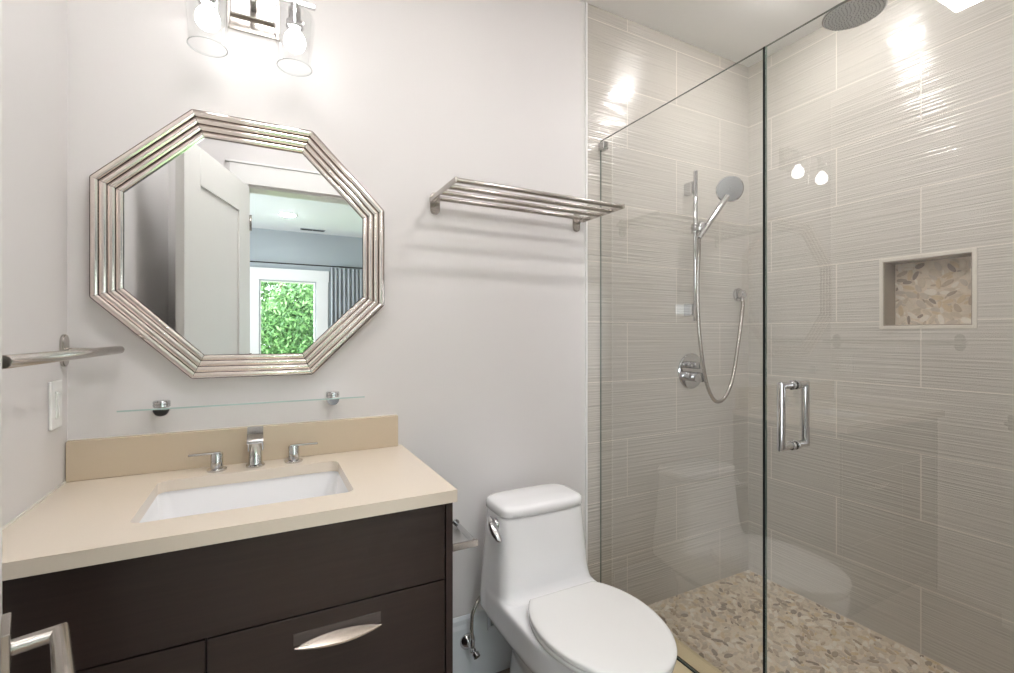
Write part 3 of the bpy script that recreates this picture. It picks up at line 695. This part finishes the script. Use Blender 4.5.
# ------------------------------------------------------------------ bedroom seen in the mirror
BY = -5.52; BX0, BX1 = -1.4, 3.2
mb = MB(); mb.box(BX0, BX1, BY, YF-T, F0-.1, F0); struct(mb.build('floor_bedroom', 'bedfloor'))
mb = MB(); mb.box(BX0, BX1, BY, YF-T, H, H+.1); struct(mb.build('ceiling_bedroom', 'bedceil'))
W1 = (.41, 1.10, .30, 1.98); W_ADDED = (2.0, 2.9, .30, 1.98)  # second window is added out of view to bring in daylight
mb = MB()
mb.box(BX0, W1[0], BY-.15, BY, F0-.1, H+.1); mb.box(W1[1], W_ADDED[0], BY-.15, BY, F0-.1, H+.1); mb.box(W_ADDED[1], BX1, BY-.15, BY, F0-.1, H+.1)
for w_ in (W1, W_ADDED): mb.box(w_[0], w_[1], BY-.15, BY, F0-.1, w_[2]); mb.box(w_[0], w_[1], BY-.15, BY, w_[3], H+.1)
struct(mb.build('wall_bedroom_far', 'bedwall'))
mb = MB(); mb.box(BX1, BX1+.12, BY-.15, YF-T, F0-.1, H+.1); struct(mb.build('wall_bedroom_right', 'bedwall'))
mb = MB(); mb.box(BX0-.12, BX0, BY-.15, -4.5, F0-.1, H+.1); mb.box(BX0-.12, BX0, -2.7, YF-T, F0-.1, H+.1); mb.box(BX0-.12, BX0, -4.5, -2.7, F0-.1, .6); mb.box(BX0-.12, BX0, -4.5, -2.7, 2.0, H+.1); struct(mb.build('wall_bedroom_left', 'bedwall'))  # opening added out of view to let more daylight into the bedroom
mb = MB(); mb.box(BX0-.12, -T, YF-T, YF, F0-.1, H+.1); mb.box(W+.2, BX1+.12, YF-T, YF, F0-.1, H+.1); struct(mb.build('wall_bedroom_near', 'bedwall'))
for i, w_ in enumerate((W1, W_ADDED)):  # the second one is the added daylight window
    wn = bpy.data.objects.new('window_%d' % (i+1), None); C.objects.link(wn); wn['kind'] = 'structure'; wn.location = ((w_[0]+w_[1])/2, BY, w_[2]); bpy.context.view_layer.update()
    mb = MB()
    c = .15
    mb.box(w_[0]-c, w_[0]-.012, BY, BY+.02, w_[2]-.1, w_[3]+.012, .003); mb.box(w_[1]+.012, w_[1]+c+.02, BY, BY+.02, w_[2]-.1, w_[3]+.012, .003)
    mb.box(w_[0]-c-.01, w_[1]+c+.03, BY, BY+.024, w_[3]+.012, w_[3]+.17, .003); mb.box(w_[0]-c-.01, w_[1]+c+.03, BY, BY+.05, w_[2]-.13, w_[2]-.1, .003)
    mb.build('window_casing', 'trimwhite', wn)
    mb = MB(); fw = .05
    mb.box(w_[0], w_[0]+fw*.2, BY-.1, BY, w_[2], w_[3]); mb.box(w_[1]-fw*.2, w_[1], BY-.1, BY, w_[2], w_[3]); mb.box(w_[0], w_[1], BY-.1, BY, w_[3]-.012, w_[3]); mb.box(w_[0], w_[1], BY-.1, BY, w_[2], w_[2]+.04)
    mb.build('window_frame', 'trimwhite', wn)
    mb = MB(); glass_box(mb, w_[0]+.01, w_[1]-.01, BY-.06, BY-.054, w_[2]+.04, w_[3]-.012)
    for f in mb.bm.faces: f.material_index = 0
    mb.build('window_pane', 'windowglass', wn)
# curtain on a rod
cr = thing('curtain_rod', 'thin dark curtain rod above the bedroom window seen in the mirror', 'curtain rod', (1.3, BY+.08, 2.17))
mb = MB(); mb.cyl((.10, BY+.08, 2.215), (2.2, BY+.08, 2.215), .009, 12); mb.build('rod', 'darkgap', cr)
for x in (.2, 2.1):
    mb = MB(); mb.box(x-.01, x+.01, BY+.001, BY+.08, 2.205, 2.225); mb.build('bracket', 'darkgap', cr)
mb = MB(); n = 160
def cy_(t_, z): return BY+.085+.03*math.sin(t_*2*PI*11+.6*math.sin(t_*9))*(.75+.25*math.sin(z*1.3))
rings = []
for k in range(13):
    z = F0+.02+(2.195-F0-.02)*k/12
    fr_ = [(1.30+.62*i/n, cy_(i/n, z), z) for i in range(n+1)]
    rings.append(fr_+[(x, y+.004, z_) for x, y, z_ in fr_[::-1]])
mb.rings(rings)
tag(mb.build('curtain', 'curtain'), 'pleated grey curtain right of the bedroom window seen in the mirror', 'curtain')
downlight(.712, -4.536, .085, 'bedglow', 'round recessed light in the bedroom ceiling seen in the mirror')
downlight(.9, -2.4, .085, 'bedglow', 'added round fill light in the bedroom ceiling just outside the bathroom doorway')  # unseen lamp added as fill light through the doorway
vt = thing('ceiling_vent', 'small grey slotted vent in the bedroom ceiling seen in the mirror', 'ceiling vent', (1.05, -5.27, H))
mb = MB(); mb.box(.89, 1.20, -5.32, -5.22, H-.008, H-.0005, .002); mb.build('grille', 'vent', vt)
mb = MB()
for x0 in (.905, 1.05): mb.box(x0, x0+.135, -5.305, -5.235, H-.010, H-.0082)
mb.build('slots', 'darkgap', vt)

# outdoors: lawn and leafy trees
mb = MB(); mb.box(-14, 18, -30, BY-.3, -1.6, -1.5); struct(mb.build('ground', 'grass'))
def tree(x, y, zb, h, r, label, m_, seed, nleaf=5200):
    rnd = random.Random(seed)
    t_ = thing('leafy_tree', label, 'tree', (x, y, zb), )
    mb = MB(); mb.tube([(x, y, zb), (x+.1, y, zb+h*.4), (x-.05, y+.1, zb+h*.8)], .11, 10, sub=3)
    for k in range(7):
        a_ = k*2.4; mb.tube([(x+.05, y, zb+h*(.35+.06*k)), (x+math.cos(a_)*r*.6, y+math.sin(a_)*r*.6, zb+h*(.55+.06*k))], .035, 6)
    mb.build('trunk', 'bark', t_)
    mb = MB(); bm = mb.bm
    lumps = [(x+rnd.uniform(-.7, .7)*r, y+rnd.uniform(-.7, .7)*r, zb+h*rnd.uniform(.3, 1.0), r*rnd.uniform(.3, .5)) for _ in range(26)]
    for _ in range(nleaf):
        lx, ly, lz, lr = rnd.choice(lumps)
        d = Vector((rnd.gauss(0, 1), rnd.gauss(0, 1), rnd.gauss(0, 1))).normalized()*lr*rnd.uniform(.6, 1.05)
        c = Vector((lx, ly, lz))+d; u = Vector((rnd.gauss(0, 1), rnd.gauss(0, 1), rnd.gauss(0, 1))).normalized(); v = u.orthogonal().normalized(); s_ = rnd.uniform(.035, .075)
        f = bm.faces.new([bm.verts.new(c+u*s_), bm.verts.new(c+v*s_*.45), bm.verts.new(c-u*s_), bm.verts.new(c-v*s_*.45)]); f.material_index = rnd.randrange(2)
    mb.build('foliage', m_, t_, recalc=False)
tree(1.05, -11.0, -1.5, 4.3, 1.75, 'green leafy tree filling the view through the bedroom window', ['leafA', 'leafB'], 2, 34000)
tree(-3.6, -12.0, -1.5, 4.8, 1.6, 'green leafy tree left of the one filling the bedroom window', ['leafA', 'leafB'], 3, 8000)
tree(5.8, -12.0, -1.5, 4.8, 1.6, 'green leafy tree right of the one filling the bedroom window', ['leafA', 'leafB'], 4, 8000)
